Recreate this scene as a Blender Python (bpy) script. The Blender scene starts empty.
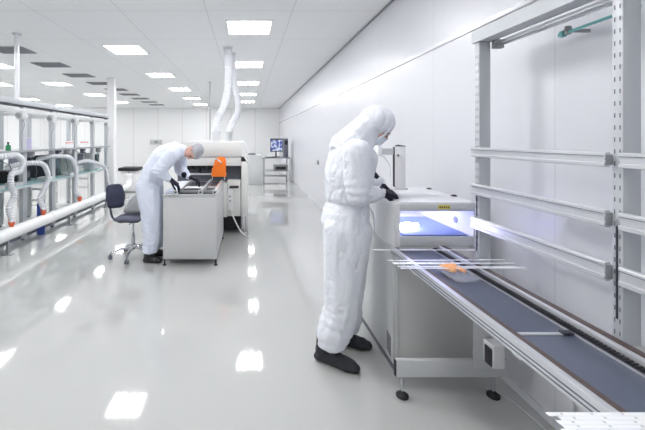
import bpy, bmesh, math, random
from mathutils import Vector, Matrix, noise
random.seed(7)
COL = bpy.context.scene.collection
PI = math.pi
F, VX, HY, CH = 355.0, 247.0, 139.0, 1.5     # focal length in px, vanishing point, camera height
CEIL = 3.02
WX = 1.6                                      # right wall

def on_x(px, py, X):                          # point of the plane X = const that the photo shows at px, py
    Y = X * F / (px - VX)
    return Vector((X, Y, CH - (py - HY) * Y / F))
def on_y(px, py, Y):
    return Vector(((px - VX) * Y / F, Y, CH - (py - HY) * Y / F))

# ------------------------------------------------------------------ materials
def new_mat(name):
    m = bpy.data.materials.new(name); m.use_nodes = True
    return m, m.node_tree, m.node_tree.nodes['Principled BSDF']
def mat(name, col, rough=0.5, metal=0.0, bump=0.0, scale=40, var=0.0, coat=0.0, alpha=1.0, trans=0.0, spec=0.5, sheen=0, stretch=None):
    m, nt, p = new_mat(name)
    p.inputs['Base Color'].default_value = (*col, 1)
    p.inputs['Roughness'].default_value = rough
    p.inputs['Metallic'].default_value = metal
    p.inputs['Coat Weight'].default_value = coat
    p.inputs['Coat Roughness'].default_value = 0.08
    p.inputs['Alpha'].default_value = alpha
    p.inputs['Transmission Weight'].default_value = trans
    p.inputs['Specular IOR Level'].default_value = spec
    p.inputs['Sheen Weight'].default_value = sheen
    tc = nt.nodes.new('ShaderNodeTexCoord')
    mp = nt.nodes.new('ShaderNodeMapping'); nt.links.new(tc.outputs['Object'], mp.inputs[0])
    if stretch: mp.inputs['Scale'].default_value = stretch
    n = nt.nodes.new('ShaderNodeTexNoise'); n.inputs['Scale'].default_value = scale; n.inputs['Detail'].default_value = 4
    nt.links.new(mp.outputs[0], n.inputs['Vector'])
    if var:
        mx = nt.nodes.new('ShaderNodeMix'); mx.data_type = 'RGBA'
        mx.inputs[6].default_value = (*[c*(1-var) for c in col], 1)
        mx.inputs[7].default_value = (*[min(1, c*(1+var)) for c in col], 1)
        nt.links.new(n.outputs[0], mx.inputs[0]); nt.links.new(mx.outputs[2], p.inputs['Base Color'])
    if bump:
        b = nt.nodes.new('ShaderNodeBump'); b.inputs['Strength'].default_value = bump; b.inputs['Distance'].default_value = 0.01
        nt.links.new(n.outputs[0], b.inputs['Height']); nt.links.new(b.outputs[0], p.inputs['Normal'])
    return m
def emit(name, col, s):
    m, nt, p = new_mat(name)
    p.inputs['Base Color'].default_value = (0.8, 0.8, 0.8, 1)
    p.inputs['Emission Color'].default_value = (*col, 1); p.inputs['Emission Strength'].default_value = s
    return m
def grid_mat(name, col, line, axes, w, rough, coat=0.0, bump=0.03, spec=0.5):
    """flat sheets with thin joints; axes = [(axis index, period, offset)]"""
    m, nt, p = new_mat(name); N = nt.nodes; L = nt.links
    tc = N.new('ShaderNodeTexCoord'); sp = N.new('ShaderNodeSeparateXYZ'); L.new(tc.outputs['Object'], sp.inputs[0])
    acc = None
    for ax, per, off in axes:
        a = N.new('ShaderNodeMath'); a.operation = 'SUBTRACT'; L.new(sp.outputs[ax], a.inputs[0]); a.inputs[1].default_value = off - per*200
        b = N.new('ShaderNodeMath'); b.operation = 'MODULO'; L.new(a.outputs[0], b.inputs[0]); b.inputs[1].default_value = per
        c = N.new('ShaderNodeMath'); c.operation = 'LESS_THAN'; L.new(b.outputs[0], c.inputs[0]); c.inputs[1].default_value = w
        if acc is None: acc = c
        else:
            d = N.new('ShaderNodeMath'); d.operation = 'MAXIMUM'; L.new(acc.outputs[0], d.inputs[0]); L.new(c.outputs[0], d.inputs[1]); acc = d
    mx = N.new('ShaderNodeMix'); mx.data_type = 'RGBA'
    mx.inputs[6].default_value = (*col, 1); mx.inputs[7].default_value = (*line, 1)
    L.new(acc.outputs[0], mx.inputs[0]); L.new(mx.outputs[2], p.inputs['Base Color'])
    p.inputs['Roughness'].default_value = rough; p.inputs['Coat Weight'].default_value = coat; p.inputs['Coat Roughness'].default_value = 0.05
    p.inputs['Specular IOR Level'].default_value = spec
    nz = N.new('ShaderNodeTexNoise'); nz.inputs['Scale'].default_value = 1.3; L.new(tc.outputs['Object'], nz.inputs['Vector'])
    bp = N.new('ShaderNodeBump'); bp.inputs['Strength'].default_value = bump; bp.inputs['Distance'].default_value = 0.05
    L.new(nz.outputs[0], bp.inputs['Height']); L.new(bp.outputs[0], p.inputs['Normal'])
    return m

M = {}
M['floor'] = grid_mat('floor_epoxy', (.50, .505, .497), (.49, .495, .487), [(1, 50, 3)], .01, .05, .7, .004, .6)
M['ceil'] = grid_mat('ceiling_tile', (.87, .88, .89), (.70, .715, .74), [(0, 1.02, -.485), (1, 1.2, 4.2)], .012, .5)
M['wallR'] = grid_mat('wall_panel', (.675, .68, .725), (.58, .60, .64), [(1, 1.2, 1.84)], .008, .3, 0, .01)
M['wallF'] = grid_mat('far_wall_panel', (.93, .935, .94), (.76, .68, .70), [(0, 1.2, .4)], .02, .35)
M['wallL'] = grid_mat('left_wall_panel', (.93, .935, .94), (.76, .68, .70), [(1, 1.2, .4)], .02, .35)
M['joint'] = mat('joint_trim', (.74, .75, .78), .25, .3)
M['gloss'] = mat('gloss_white_paint', (.74, .74, .79), .14, bump=.01)
M['white'] = mat('white_paint', (.80, .80, .81), .35, bump=.02)
M['warmwhite'] = mat('warm_white_paint', (.74, .74, .72), .35, bump=.02)
M['lgrey'] = mat('light_grey_paint', (.60, .61, .62), .4, bump=.03, var=.03)
M['cabgrey'] = mat('cabinet_grey', (.56, .565, .57), .4, bump=.03, var=.02)
M['panelgrey'] = mat('machine_panel_grey', (.66, .655, .645), .35, .2, bump=.02)
M['grey'] = mat('mid_grey', (.30, .31, .33), .45)
M['post'] = mat('zinc_post', (.50, .52, .55), .45, .15, bump=.03)
M['alu'] = mat('aluminium', (.72, .73, .76), .3, .7, bump=.02, stretch=(1, 1, 1))
M['rail'] = mat('rail_aluminium', (.66, .67, .70), .35, .5)
M['dark'] = mat('dark_slot', (.035, .035, .05), .5)
M['slotgrey'] = mat('slot_grey', (.13, .14, .18), .5)
M['black'] = mat('black_rubber', (.012, .012, .016), .55, bump=.2)
M['glove'] = mat('black_glove', (.010, .010, .026), .6, bump=.1, scale=90, spec=.3)
M['cover'] = mat('overshoe_fabric', (.022, .023, .032), .6, bump=.9, scale=55, var=.3)
M['navy'] = mat('navy_fabric', (.035, .04, .075), .85, bump=.5, scale=200, var=.2)
M['seat'] = mat('slate_fabric', (.10, .105, .15), .85, bump=.5, scale=200, var=.2)
M['chrome'] = mat('chrome', (.62, .63, .66), .16, 1.0)
M['brown'] = mat('brown_strip', (.085, .058, .052), .45, bump=.2, var=.2)
M['belt'] = mat('grey_blue_belt', (.085, .10, .15), .38, bump=.04, scale=150, var=.08)
M['beltblue'] = mat('blue_belt', (.12, .18, .42), .4, bump=.04)
M['teal'] = mat('teal_glass', (.40, .60, .62), .15, var=.05)
M['tealrod'] = mat('teal_rod', (.16, .45, .45), .3)
M['orange'] = mat('orange_acrylic', (.90, .20, .015), .25, trans=0)
M['orange2'] = mat('yellow_orange_plastic', (.98, .36, .01), .3)
M['red'] = mat('orange_red_plastic', (.65, .12, .05), .4)
M['blue'] = mat('blue_plastic', (.03, .07, .35), .35)
M['screen'] = None
M['suit'] = mat('coverall_fabric', (.78, .80, .86), .75, bump=1.0, scale=22, sheen=.1, stretch=(1, 1, .45))
M['suitblue'] = mat('bluish_coverall_fabric', (.70, .74, .86), .75, bump=1.0, scale=22, sheen=.1, stretch=(1, 1, .45))
M['skin'] = mat('skin', (.62, .36, .29), .5, bump=.05)
M['net'] = mat('hairnet', (.46, .46, .50), .8, bump=1.0, scale=70, var=.3)
M['mask'] = mat('face_mask', (.72, .77, .84), .7, bump=.3)
M['eye'] = mat('eye', (.03, .02, .02), .2)
M['hose'] = mat('ribbed_white_hose', (.74, .75, .79), .4)
M['rackhose'] = mat('ribbed_grey_hose', (.66, .67, .71), .35)
M['pipe'] = mat('white_pvc', (.82, .83, .84), .25, bump=.02)
M['pcb'] = mat('strip_white', (.88, .89, .92), .3)
M['led'] = mat('led_chip', (.66, .66, .68), .3)
M['bagwrap'] = mat('clear_plastic', (.80, .82, .95), .10, alpha=.17, bump=.8, scale=45)
M['greybag'] = mat('grey_cloth', (.42, .425, .44), .8, bump=.4, scale=30)
M['yellow'] = mat('yellow_label', (.75, .62, .12), .5)
M['text'] = mat('black_print', (.03, .03, .03), .5)
M['tube'] = emit('light_tube', (1, 1, 1), 66)
M['diff'] = emit('light_diffuser', (1, 1, 1), 4)
M['uv'] = emit('violet_lamp', (.66, .64, 1.0), 20)
M['uvsoft'] = emit('violet_roof_lamp', (.66, .66, 1.0), 2.6)
M['green'] = mat('green_plastic', (.02, .22, .10), .4)
def screen_mat():
    m, nt, p = new_mat('lit_screen')
    tc = nt.nodes.new('ShaderNodeTexCoord'); n = nt.nodes.new('ShaderNodeTexNoise'); n.inputs['Scale'].default_value = 9
    nt.links.new(tc.outputs['Object'], n.inputs['Vector'])
    r = nt.nodes.new('ShaderNodeValToRGB'); nt.links.new(n.outputs[0], r.inputs[0])
    r.color_ramp.elements[0].position = .45; r.color_ramp.elements[0].color = (.05, .08, .35, 1)
    r.color_ramp.elements[1].position = .6; r.color_ramp.elements[1].color = (.65, .72, .85, 1)
    nt.links.new(r.outputs[0], p.inputs['Emission Color']); p.inputs['Emission Strength'].default_value = .8
    p.inputs['Base Color'].default_value = (.02, .02, .03, 1); p.inputs['Roughness'].default_value = .2
    return m
M['screen'] = screen_mat()

# ------------------------------------------------------------------ objects
ORG = {}
def tag(o, label=None, cat=None, group=None, kind=None):
    if label: o['label'] = label
    if cat: o['category'] = cat
    if group: o['group'] = group
    if kind: o['kind'] = kind
    return o
def thing(name, label, cat, loc, group=None):
    o = bpy.data.objects.new(name, None); COL.objects.link(o); o.empty_display_size = .1
    o.location = loc; ORG[o] = Vector(loc)
    return tag(o, label, cat, group)
class B:
    def __init__(s): s.bm = bmesh.new()
    def box(s, x0, x1, y0, y1, z0, z1, bev=0.0, seg=2):
        r = bmesh.ops.create_cube(s.bm, size=1)
        vs = r['verts']
        for v in vs:
            v.co = Vector((x0 + (v.co.x + .5)*(x1-x0), y0 + (v.co.y + .5)*(y1-y0), z0 + (v.co.z + .5)*(z1-z0)))
        if bev:
            es = list({e for v in vs for e in v.link_edges})
            bmesh.ops.bevel(s.bm, geom=es, offset=bev, segments=seg, profile=.5, affect='EDGES')
        return s
    def prism(s, pts, axis, a0, a1, bev=0.0):
        """pts in the two other axes, extruded along axis"""
        def mk(p, a):
            c = list(p); c.insert(axis, a); return s.bm.verts.new(c)
        v0 = [mk(p, a0) for p in pts]; v1 = [mk(p, a1) for p in pts]
        n = len(pts); fs = [s.bm.faces.new(v0), s.bm.faces.new(v1[::-1])]
        for i in range(n): fs.append(s.bm.faces.new((v0[i], v1[i], v1[(i+1) % n], v0[(i+1) % n])))
        bmesh.ops.recalc_face_normals(s.bm, faces=fs)
        if bev: bmesh.ops.bevel(s.bm, geom=list({e for f in fs for e in f.edges}), offset=bev, segments=2, profile=.5, affect='EDGES')
        return s
    def tube(s, pts, r, seg=12, closed=True):
        pts = [Vector(p) for p in pts]; n = len(pts)
        rr = r if isinstance(r, (list, tuple)) else [r]*n
        rings = []; up = None
        for i, p in enumerate(pts):
            d = (pts[min(i+1, n-1)] - pts[max(i-1, 0)])
            if d.length < 1e-7: d = pts[-1]-pts[0]
            d.normalize()
            if up is None:
                up = Vector((0, 0, 1)) if abs(d.z) < .9 else Vector((1, 0, 0))
            a = (up - d*up.dot(d)); a.normalize(); up = a; b = d.cross(a)
            rings.append([s.bm.verts.new(p + (a*math.cos(2*PI*k/seg) + b*math.sin(2*PI*k/seg))*rr[i]) for k in range(seg)])
        for i in range(n-1):
            for k in range(seg):
                s.bm.faces.new((rings[i][k], rings[i][(k+1) % seg], rings[i+1][(k+1) % seg], rings[i+1][k]))
        if closed:
            s.bm.faces.new(rings[0][::-1]); s.bm.faces.new(rings[-1])
        return s
    def cyl(s, p0, p1, r, r1=None, seg=20):
        return s.tube([p0, p1], [r, r if r1 is None else r1], seg)
    def lathe(s, c, prof, seg=24, axis=2):
        """prof = [(radius, height)]; closed solid of revolution about the axis through c"""
        rings = []
        for r, h in prof:
            ring = []
            for k in range(seg):
                a = 2*PI*k/seg; u, w = max(r, 1e-4)*math.cos(a), max(r, 1e-4)*math.sin(a)
                q = {2: (u, w, h), 1: (u, h, w), 0: (h, u, w)}[axis]
                ring.append(s.bm.verts.new(Vector(c) + Vector(q)))
            rings.append(ring)
        for i in range(len(rings)-1):
            for k in range(seg): s.bm.faces.new((rings[i][k], rings[i][(k+1) % seg], rings[i+1][(k+1) % seg], rings[i+1][k]))
        s.bm.faces.new(rings[0][::-1]); s.bm.faces.new(rings[-1])
        bmesh.ops.recalc_face_normals(s.bm, faces=s.bm.faces[:])
        return s
    def ell(s, c, r, sub=3, rot=None):
        res = bmesh.ops.create_icosphere(s.bm, subdivisions=sub, radius=1)
        for v in res['verts']:
            q = Vector((v.co.x*r[0], v.co.y*r[1], v.co.z*r[2]))
            if rot is not None: q = rot @ q
            v.co = Vector(c) + q
        return s
    def hull(s, *balls):
        """convex hull of ellipsoids [(centre, radius or radii)]"""
        t = bmesh.new()
        for c, r in balls:
            if not isinstance(r, (tuple, list)): r = (r, r, r)
            res = bmesh.ops.create_icosphere(t, subdivisions=2, radius=1)
            for v in res['verts']: v.co = Vector((c[0]+v.co.x*r[0], c[1]+v.co.y*r[1], c[2]+v.co.z*r[2]))
        h = bmesh.ops.convex_hull(t, input=t.verts[:])
        keep = {f for f in t.faces}
        junk = [g for g in (h['geom_interior'] + h['geom_unused']) if isinstance(g, bmesh.types.BMVert)]
        bmesh.ops.delete(t, geom=list(set(junk)), context='VERTS')
        bmesh.ops.delete(t, geom=[v for v in t.verts if not v.link_faces], context='VERTS')
        bmesh.ops.recalc_face_normals(t, faces=t.faces[:])
        mp = {v: s.bm.verts.new(v.co) for v in t.verts}
        for f in t.faces: s.bm.faces.new([mp[v] for v in f.verts])
        t.free(); return s
    def mesh(s, name, org, m, smooth):
        for v in s.bm.verts: v.co -= org
        me = bpy.data.meshes.new(name); s.bm.to_mesh(me); s.bm.free()
        if m: me.materials.append(m)
        if smooth:
            me.polygons.foreach_set('use_smooth', [True]*len(me.polygons))
            try: me.set_sharp_from_angle(angle=math.radians(38))
            except Exception: pass
        return me
    def build(s, name, m, parent=None, loc=None, smooth=True, label=None):
        bmesh.ops.recalc_face_normals(s.bm, faces=s.bm.faces[:])
        org = ORG[parent] if parent else Vector(loc or (0, 0, 0))
        me = s.mesh(name, org, m, smooth)
        o = bpy.data.objects.new(name, me); COL.objects.link(o)
        ORG[o] = org.copy()
        if parent: o.parent = parent
        else: o.location = org
        if label: o['label'] = label
        return o
def remesh(b, name, m, parent, voxel, fn=None, it=2, label=None):
    me = bpy.data.meshes.new('tmp'); b.bm.to_mesh(me); b.bm.free()
    ob = bpy.data.objects.new('tmp', me); COL.objects.link(ob)
    r = ob.modifiers.new('r', 'REMESH'); r.mode = 'VOXEL'; r.voxel_size = voxel
    s = ob.modifiers.new('s', 'SMOOTH'); s.factor = .5; s.iterations = it
    dg = bpy.context.evaluated_depsgraph_get()
    me2 = bpy.data.meshes.new_from_object(ob.evaluated_get(dg))
    bpy.data.objects.remove(ob); bpy.data.meshes.remove(me)
    t = bmesh.new(); t.from_mesh(me2); bpy.data.meshes.remove(me2)
    t.normal_update()
    if fn:
        mv = [(v, v.normal*fn(v.co, v.normal)) for v in t.verts]
        for v, d in mv: v.co += d
    bb = B(); bb.bm.free(); bb.bm = t
    o = bb.build(name, m, parent, label=label)
    o.data.polygons.foreach_set('use_smooth', [True]*len(o.data.polygons))
    return o
def copy_tree(o, parent=None):
    c = o.copy(); COL.objects.link(c); c.parent = parent
    ORG[c] = ORG[o]
    for ch in [x for x in o.children]: copy_tree(ch, c)
    return c
def catmull(pts, n=8):
    pts = [Vector(p) for p in pts]; out = []
    P = [pts[0]] + pts + [pts[-1]]
    for i in range(1, len(P)-2):
        for k in range(n):
            t = k/n
            out.append(.5*((2*P[i]) + (P[i+1]-P[i-1])*t + (2*P[i-1]-5*P[i]+4*P[i+1]-P[i+2])*t*t + (3*P[i]-P[i-1]-3*P[i+1]+P[i+2])*t**3))
    out.append(pts[-1]); return out

# ------------------------------------------------------------------ the room
X0, X1, Y0, Y1 = -10.0, WX, -3.2, 17.5
def struct(b, name, m, smooth=False): return tag(b.build(name, m, smooth=smooth), kind='structure')
struct(B().box(X0-.1, X1+.1, Y0-.1, Y1+.1, -.12, 0), 'floor', M['floor'])
struct(B().box(X0-.1, X1+.1, Y0-.1, Y1+.1, CEIL, CEIL+.1), 'ceiling', M['ceil'])
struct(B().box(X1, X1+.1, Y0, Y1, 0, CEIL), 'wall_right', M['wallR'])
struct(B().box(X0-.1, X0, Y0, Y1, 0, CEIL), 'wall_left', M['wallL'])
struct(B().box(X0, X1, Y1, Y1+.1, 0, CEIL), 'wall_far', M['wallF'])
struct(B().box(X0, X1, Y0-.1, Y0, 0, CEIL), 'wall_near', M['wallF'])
struct(B().prism([(X1-.012, 2.27), (X1, 2.262), (X1, 2.298), (X1-.012, 2.29)], 1, Y0, Y1), 'trim_1', M['joint'])
struct(B().box(X1-.02, X1, Y0, Y1, CEIL-.018, CEIL), 'trim_2', M['grey'])
struct(B().box(X1-.006, X1, Y0, Y1, 0, .05), 'baseboard_right', M['wallR'])
struct(B().box(X0, X1, Y1-.012, Y1, 0, .08), 'baseboard_far', M['wallF'])
struct(B().box(-3.47, -3.30, 8.80, 8.97, 0, CEIL, .004), 'trim_3', M['white'])      # square column

# ceiling lights ------------------------------------------------------
lt = thing('ceiling_light', 'x', 'light', (0, 0, CEIL-.002), 'ceiling lights')
B().box(-.30, .30, -.30, -.285, CEIL-.015, CEIL-.002).box(-.30, .30, .285, .30, CEIL-.015, CEIL-.002)\
   .box(-.30, -.285, -.285, .285, CEIL-.015, CEIL-.002).box(.285, .30, -.285, .285, CEIL-.015, CEIL-.002).build('frame', M['white'], lt)
B().box(-.285, .285, -.285, .285, CEIL-.008, CEIL-.003).build('diffuser', M['diff'], lt)
for k in range(4):
    xx = -.21 + .14*k
    B().box(xx-.025, xx+.025, -.19, .19, CEIL-.013, CEIL-.0085).build('light_tube', M['tube'], lt)
ords = ['nearest', 'second', 'third', 'fourth', 'fifth', 'sixth', 'seventh', 'eighth']
cols = [(.03, [4.82+2.4*k for k in range(-2, 5)], 'row nearest the right wall'),
        (-2.04, [3.46, .9]+[6.02+2.4*k for k in range(0, 5)], 'row over the open floor'),
        (-5.2, [4.9+2.42*k for k in range(-2, 5)], 'row beyond the dark vents'),
        (-6.9, [7.4, 9.8], 'short row left of the rack'),
        (-8.3, [1.5, 4.0, 13.5, 16.1], 'outer row on the far left')]
first = True
for X, ys, rowname in cols:
    vis = [y for y in sorted(ys) if VX + X*F/max(y, .1) > -5 and HY-(CEIL-CH)*F/max(y, .1) > -7 and y > .5]
    for y in ys:
        o = lt if first else copy_tree(lt); first = False
        o.location = (X, y, CEIL-.002)
        if y in vis: o['label'] = 'square ceiling light, %s in the %s' % (ords[vis.index(y)], rowname)
        else: o['label'] = 'square ceiling light outside the view, in the %s' % rowname
# vents
VW, VD = .30, .22
vt = thing('ceiling_vent', 'x', 'vent', (0, 0, CEIL-.002), 'ceiling vents')
B().box(-VW, VW, -VD, VD, CEIL-.008, CEIL-.003).build('backing', M['slotgrey'], vt)
b = B()
b.box(-VW, VW, -VD, -VD+.015, CEIL-.014, CEIL-.008).box(-VW, VW, VD-.015, VD, CEIL-.014, CEIL-.008)
b.box(-VW, -VW+.015, -VD+.015, VD-.015, CEIL-.014, CEIL-.008).box(VW-.015, VW, -VD+.015, VD-.015, CEIL-.014, CEIL-.008)
b.build('frame', M['grey'], vt)
b = B()
for k in range(10): b.box(-VW+.015, VW-.015, -.19+.042*k, -.181+.042*k, CEIL-.013, CEIL-.008)
b.build('slats', M['grey'], vt)
for k in range(9):
    o = vt if k == 0 else copy_tree(vt)
    o.location = (-4.0, 6.05+1.21*k, CEIL-.002)
    o['label'] = 'dark grey louvred ceiling vent, %s of the line of vents above the rack' % ['nearest', 'second', 'third', 'fourth', 'fifth', 'sixth', 'seventh', 'eighth', 'farthest'][k]
# sensor at the wall
t = thing('wall_socket', 'small grey socket box on the right wall behind the person in white', 'socket', (WX-.03, 8.0, .93))
B().box(WX-.03, WX-.001, 7.9, 8.1, .93, 1.02, .005).build('box', M['grey'], t)
B().box(WX-.034, WX-.03, 7.93, 8.07, .945, 1.0).build('cover', M['lgrey'], t)

# ------------------------------------------------------------------ right side: slotted frame
FX = 1.32
fr = thing('workstation_rack', 'tall grey slotted metal rack with three horizontal rails behind the conveyor belt', 'rack', (FX, 1.65, 0))
def slotted_post(y0, z0):
    p = B().box(FX, FX+.065, y0, y0+.038, z0, 2.054, .003).build('post', M['post'], fr)
    s = B()
    z = z0+.1
    while z < 2.0:
        for yy in (y0+.010, y0+.028): s.box(FX-.001, FX+.001, yy-.0018, yy+.0018, z, z+.016)
        z += .043
    s.build('slot_pattern', M['slotgrey'], p)
    B().box(FX-.004, FX+.0, y0+.0165, y0+.0215, .86, 1.19).build('slot_strip', M['dark'], p)
    return p
PY = (2.018, 1.246, .474)
for y0 in PY: slotted_post(y0, .229)
b = B().prism([(FX-.008, 2.055), (FX+.075, 2.055), (FX+.075, 2.135), (FX+.02, 2.135), (FX-.008, 2.12)], 1, .2, 2.075)
b.build('top_beam', M['post'], fr)
B().box(FX-.01, FX-.002, .2, 2.08, 2.128, 2.136).build('beam_lip', M['grey'], fr)
b = B().box(FX+.072, FX+.085, .25, 2.0, 2.028, 2.044, .002).box(FX+.10, FX+.115, .25, 2.0, 2.024, 2.04, .002)
b.build('track', M['alu'], fr)
B().box(FX+.066, FX+.12, 1.985, 2.015, 2.01, 2.06, .004).build('track_end', M['grey'], fr)
for z0, z1 in ((1.398, 1.452), (1.180, 1.242), (.985, 1.052)):
    h = z1-z0
    for (ya, yb) in ((1.288, 2.062), (.515, 1.242)):
        x = FX-.022
        r = B().prism([(x+.006, z0), (x+.02, z0), (x+.02, z1), (x+.004, z1), (x, z1-.004), (x, z1-.012), (x+.006, z1-.016), (x+.006, z0+.3*h), (x, z0+.24*h), (x, z0+.06*h)], 1, ya, yb)
        ro = r.build('rail', M['rail'], fr)
        B().box(x-.0006, x+.002, ya+.002, yb-.002, z1-.0145, z1-.0125).build('rail_groove', M['slotgrey'], ro)
        e = B().box(x-.003, x+.022, ya-.007, ya-.001, z0+.008, z1-.008, .001).build('rail_end_clamp', M['grey'], ro)
        B().box(x-.007, x-.0032, ya-.006, ya-.002, z0+.016, z0+.026).box(x-.007, x-.0032, ya-.006, ya-.002, z1-.022, z1-.012).build('bolt', M['alu'], ro)
for i, y0 in enumerate(PY):
    bb = B().box(.86, 1.50, y0+.022, y0+.047, .130, .228, .003).build('base_beam', M['lgrey'], fr)
    B().box(.853, .8595, y0+.024, y0+.045, .134, .224).build('end_cap', M['dark'], bb)
    B().box(1.285, 1.455, y0-.006, y0-.001, .20, .774, .001).build('support_plate', M['lgrey'], fr)
    for fx in (.905, 1.435):
        f = B().lathe((fx, y0+.05, 0), [(.034, 0), (.036, .006), (.034, .014), (.016, .026), (.012, .034)]).build('foot', M['black'], fr)
        B().cyl((fx, y0+.05, .034), (fx, y0+.05, .20), .009, seg=12).build('foot_stem', M['chrome'], f)
    B().box(.96, 1.284, y0+.0, y0+.04, .72, .762, .003).build('cross_bar', M['lgrey'], fr)

# switch box on the support
t = thing('switch_box', 'small white switch box with black rocker face under the conveyor edge', 'switch box', (1.36, 1.94, .24))
B().box(1.335, 1.40, 1.925, 2.010, .25, .375, .006).build('housing', M['white'], t)
B().box(1.327, 1.3345, 1.93, 1.985, .258, .355, .002).build('rocker', M['dark'], t)

# teal rod behind the frame
p0, p1 = on_x(560, 35, 1.50), on_x(640, 6, 1.50)
t = thing('teal_air_rod', 'teal rod with knob clamp behind the top of the frame', 'rod', p0)
B().cyl(p0, p1, .007).build('rod', M['tealrod'], t)
B().lathe(p0+Vector((0, -.01, 0)), [(.008, -.02), (.016, -.016), (.017, .0), (.011, .012)], axis=1).build('end_knob', M['tealrod'], t)
B().box(p0.x-.012, p0.x+.012, p0.y-.05, p0.y-.035, p0.z-.01, p0.z+.03, .003).box(p0.x-.005, WX, p0.y-.048, p0.y-.038, p0.z+.0, p0.z+.015).build('clamp', M['grey'], t)

# ------------------------------------------------------------------ conveyor
cv = thing('belt_conveyor', 'long grey blue belt conveyor with aluminium edge running out of the white machine', 'conveyor', (1.08, 1.3, .76))
CY0, CY1 = .25, 2.225
b = B().box(.90, .925, CY0, CY1, .776, .823, .0015)
cs = b.build('side_profile', M['alu'], cv)
for z in (.789, .803): B().box(.8988, .9015, CY0+.01, CY1-.004, z-.0022, z+.0022).build('profile_slot', M['slotgrey'], cs)
B().box(.925, .948, CY0, CY1, .79, .8215, .001).build('edge_strip', M['brown'], cv)
B().box(.9485, 1.155, CY0, 1.255, .796, .806, .001).build('belt', M['belt'], cv, label='nearer half of the belt')
B().box(.9485, 1.155, 1.273, CY1, .796, .806, .001).build('belt', M['belt'], cv, label='farther half of the belt')
B().box(.955, 1.125, 1.256, 1.272, .797, .8085, .001).build('joint_plate', M['alu'], cv)
B().box(1.118, 1.155, 1.252, 1.276, .807, .815, .002).build('joint_block', M['dark'], cv)
B().box(.94, 1.2, CY0, CY1, .776, .79).build('bed', M['grey'], cv)
B().box(1.156, 1.160, CY0, CY1, .797, .812).build('inner_lip', M['alu'], cv)
B().box(1.160, 1.186, CY0, CY1, .79, .815).build('chain_channel', M['dark'], cv)
ch = B(); y = CY0+.01
while y < CY1-.012:
    ch.box(1.163, 1.183, y, y+.008, .8155, .8215); y += .0135
ch.build('chain', M['black'], cv)
B().box(1.187, 1.205, CY0, CY1, .79, .836, .002).build('back_profile', M['alu'], cv)
B().box(1.206, 1.243, CY0, CY1, .79, .832, .001).build('back_strip', M['brown'], cv)
B().box(1.244, 1.30, CY0, CY1, .775, .79).build('outer_flange', M['lgrey'], cv)

# LED strips
st = thing('circuit_strip', 'x', 'circuit strip', (0, 0, .838), 'white circuit strips')
SL = .645
B().box(0, SL, -.0055, .0055, .838, .8395).build('board', M['pcb'], st)
for k in range(9):
    B().box(.035+k*.073-.003, .035+k*.073+.003, -.002, .002, .8395, .841, .0005).build('chip', M['led'], st)
spots = [(.748, 2.115, -.2, 0, 'lone white circuit strip nearest the white machine, lying across the conveyor'),
         (.765, 1.93, 1.2, 0, 'white circuit strip, farthest of the close bunch across the conveyor before the plastic bag'),
         (.775, 1.895, -.8, 0, 'white circuit strip, second from the machine in the close bunch at the plastic bag'),
         (.770, 1.868, .9, .004, 'white circuit strip across the middle of the bunch beside the plastic bag'),
         (.78, 1.842, -.9, 0, 'white circuit strip sticking out right in the bunch by the plastic bag'),
         (.785, 1.815, .4, 0, 'white circuit strip, nearest to the viewer in the bunch by the plastic bag')]
near = ['farthest', 'second', 'third', 'fourth', 'fifth', 'sixth', 'seventh', 'eighth', 'ninth', 'tenth']
for k in range(10):
    spots.append((.713+.022*random.random()+(.012 if k % 2 else 0), .852-.0122*k, random.uniform(-.03, .03), 0, 'white circuit strip in the bottom right corner pile, %s strip of that pile' % near[k]))
for i, (x, y, a, dz, lb) in enumerate(spots):
    o = st if i == 0 else copy_tree(st)
    o.location = (x, y, .8385+dz); o.rotation_euler.z = math.radians(a); o['label'] = lb

# clear bag with orange part
def wob(a, s): return lambda co, n: a*noise.noise(co*s)
t = thing('plastic_bag', 'crumpled clear plastic bag lying on the belt with an orange piece inside', 'bag', (1.05, 1.80, .808))
b = B().hull(((1.0, 1.93, .826), (.03, .03, .014)), ((1.09, 1.92, .83), (.035, .03, .018)), ((1.03, 1.72, .826), (.04, .04, .014)), ((1.11, 1.73, .824), (.03, .03, .012)))
b.hull(((1.03, 1.85, .835), (.05, .05, .022)), ((1.07, 1.78, .83), (.05, .05, .018)))
remesh(b, 'wrapping', M['bagwrap'], t, .007, lambda co, n: .007*noise.noise(co*38)+.004*noise.noise(co*90), it=1)
t = thing('orange_part', 'bright orange plastic piece inside the clear bag on the belt', 'plastic part', (1.06, 1.84, .815))
b = B().hull(((1.02, 1.86, .832), .013), ((1.075, 1.85, .836), .016), ((1.05, 1.80, .832), .013)).hull(((1.075, 1.85, .835), .013), ((1.10, 1.80, .832), .011))
remesh(b, 'body', M['orange2'], t, .004, wob(.004, 60))

# cable on the floor + wall socket under conveyor
t = thing('floor_cable', 'thin grey cable on the floor at the foot of the right wall', 'cable', (1.55, 2.0, 0))
B().tube(catmull([(1.43, 2.13, .006), (1.50, 2.05, .006), (1.53, 1.9, .006), (1.55, 1.75, .006), (1.585, 1.72, .12), (1.592, 1.75, .3)]), .004, 8).build('cord', M['lgrey'], t)
t = thing('wall_outlet', 'pale double outlet low on the wall beneath the conveyor', 'outlet', (1.59, 1.72, .3))
B().box(1.575, 1.599, 1.66, 1.78, .3, .38, .004).build('plate', M['white'], t)
B().cyl((1.5745, 1.69, .34), (1.5752, 1.69, .34), .018).cyl((1.5745, 1.75, .34), (1.5752, 1.75, .34), .018).build('socket_hole', M['grey'], t)

# ------------------------------------------------------------------ right machine
mc = thing('tunnel_machine', 'white boxy machine with a lit violet tunnel opening, right of the standing person', 'machine', (1.2, 2.6, 0))
MY0, MY1 = 2.24, 2.98
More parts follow.
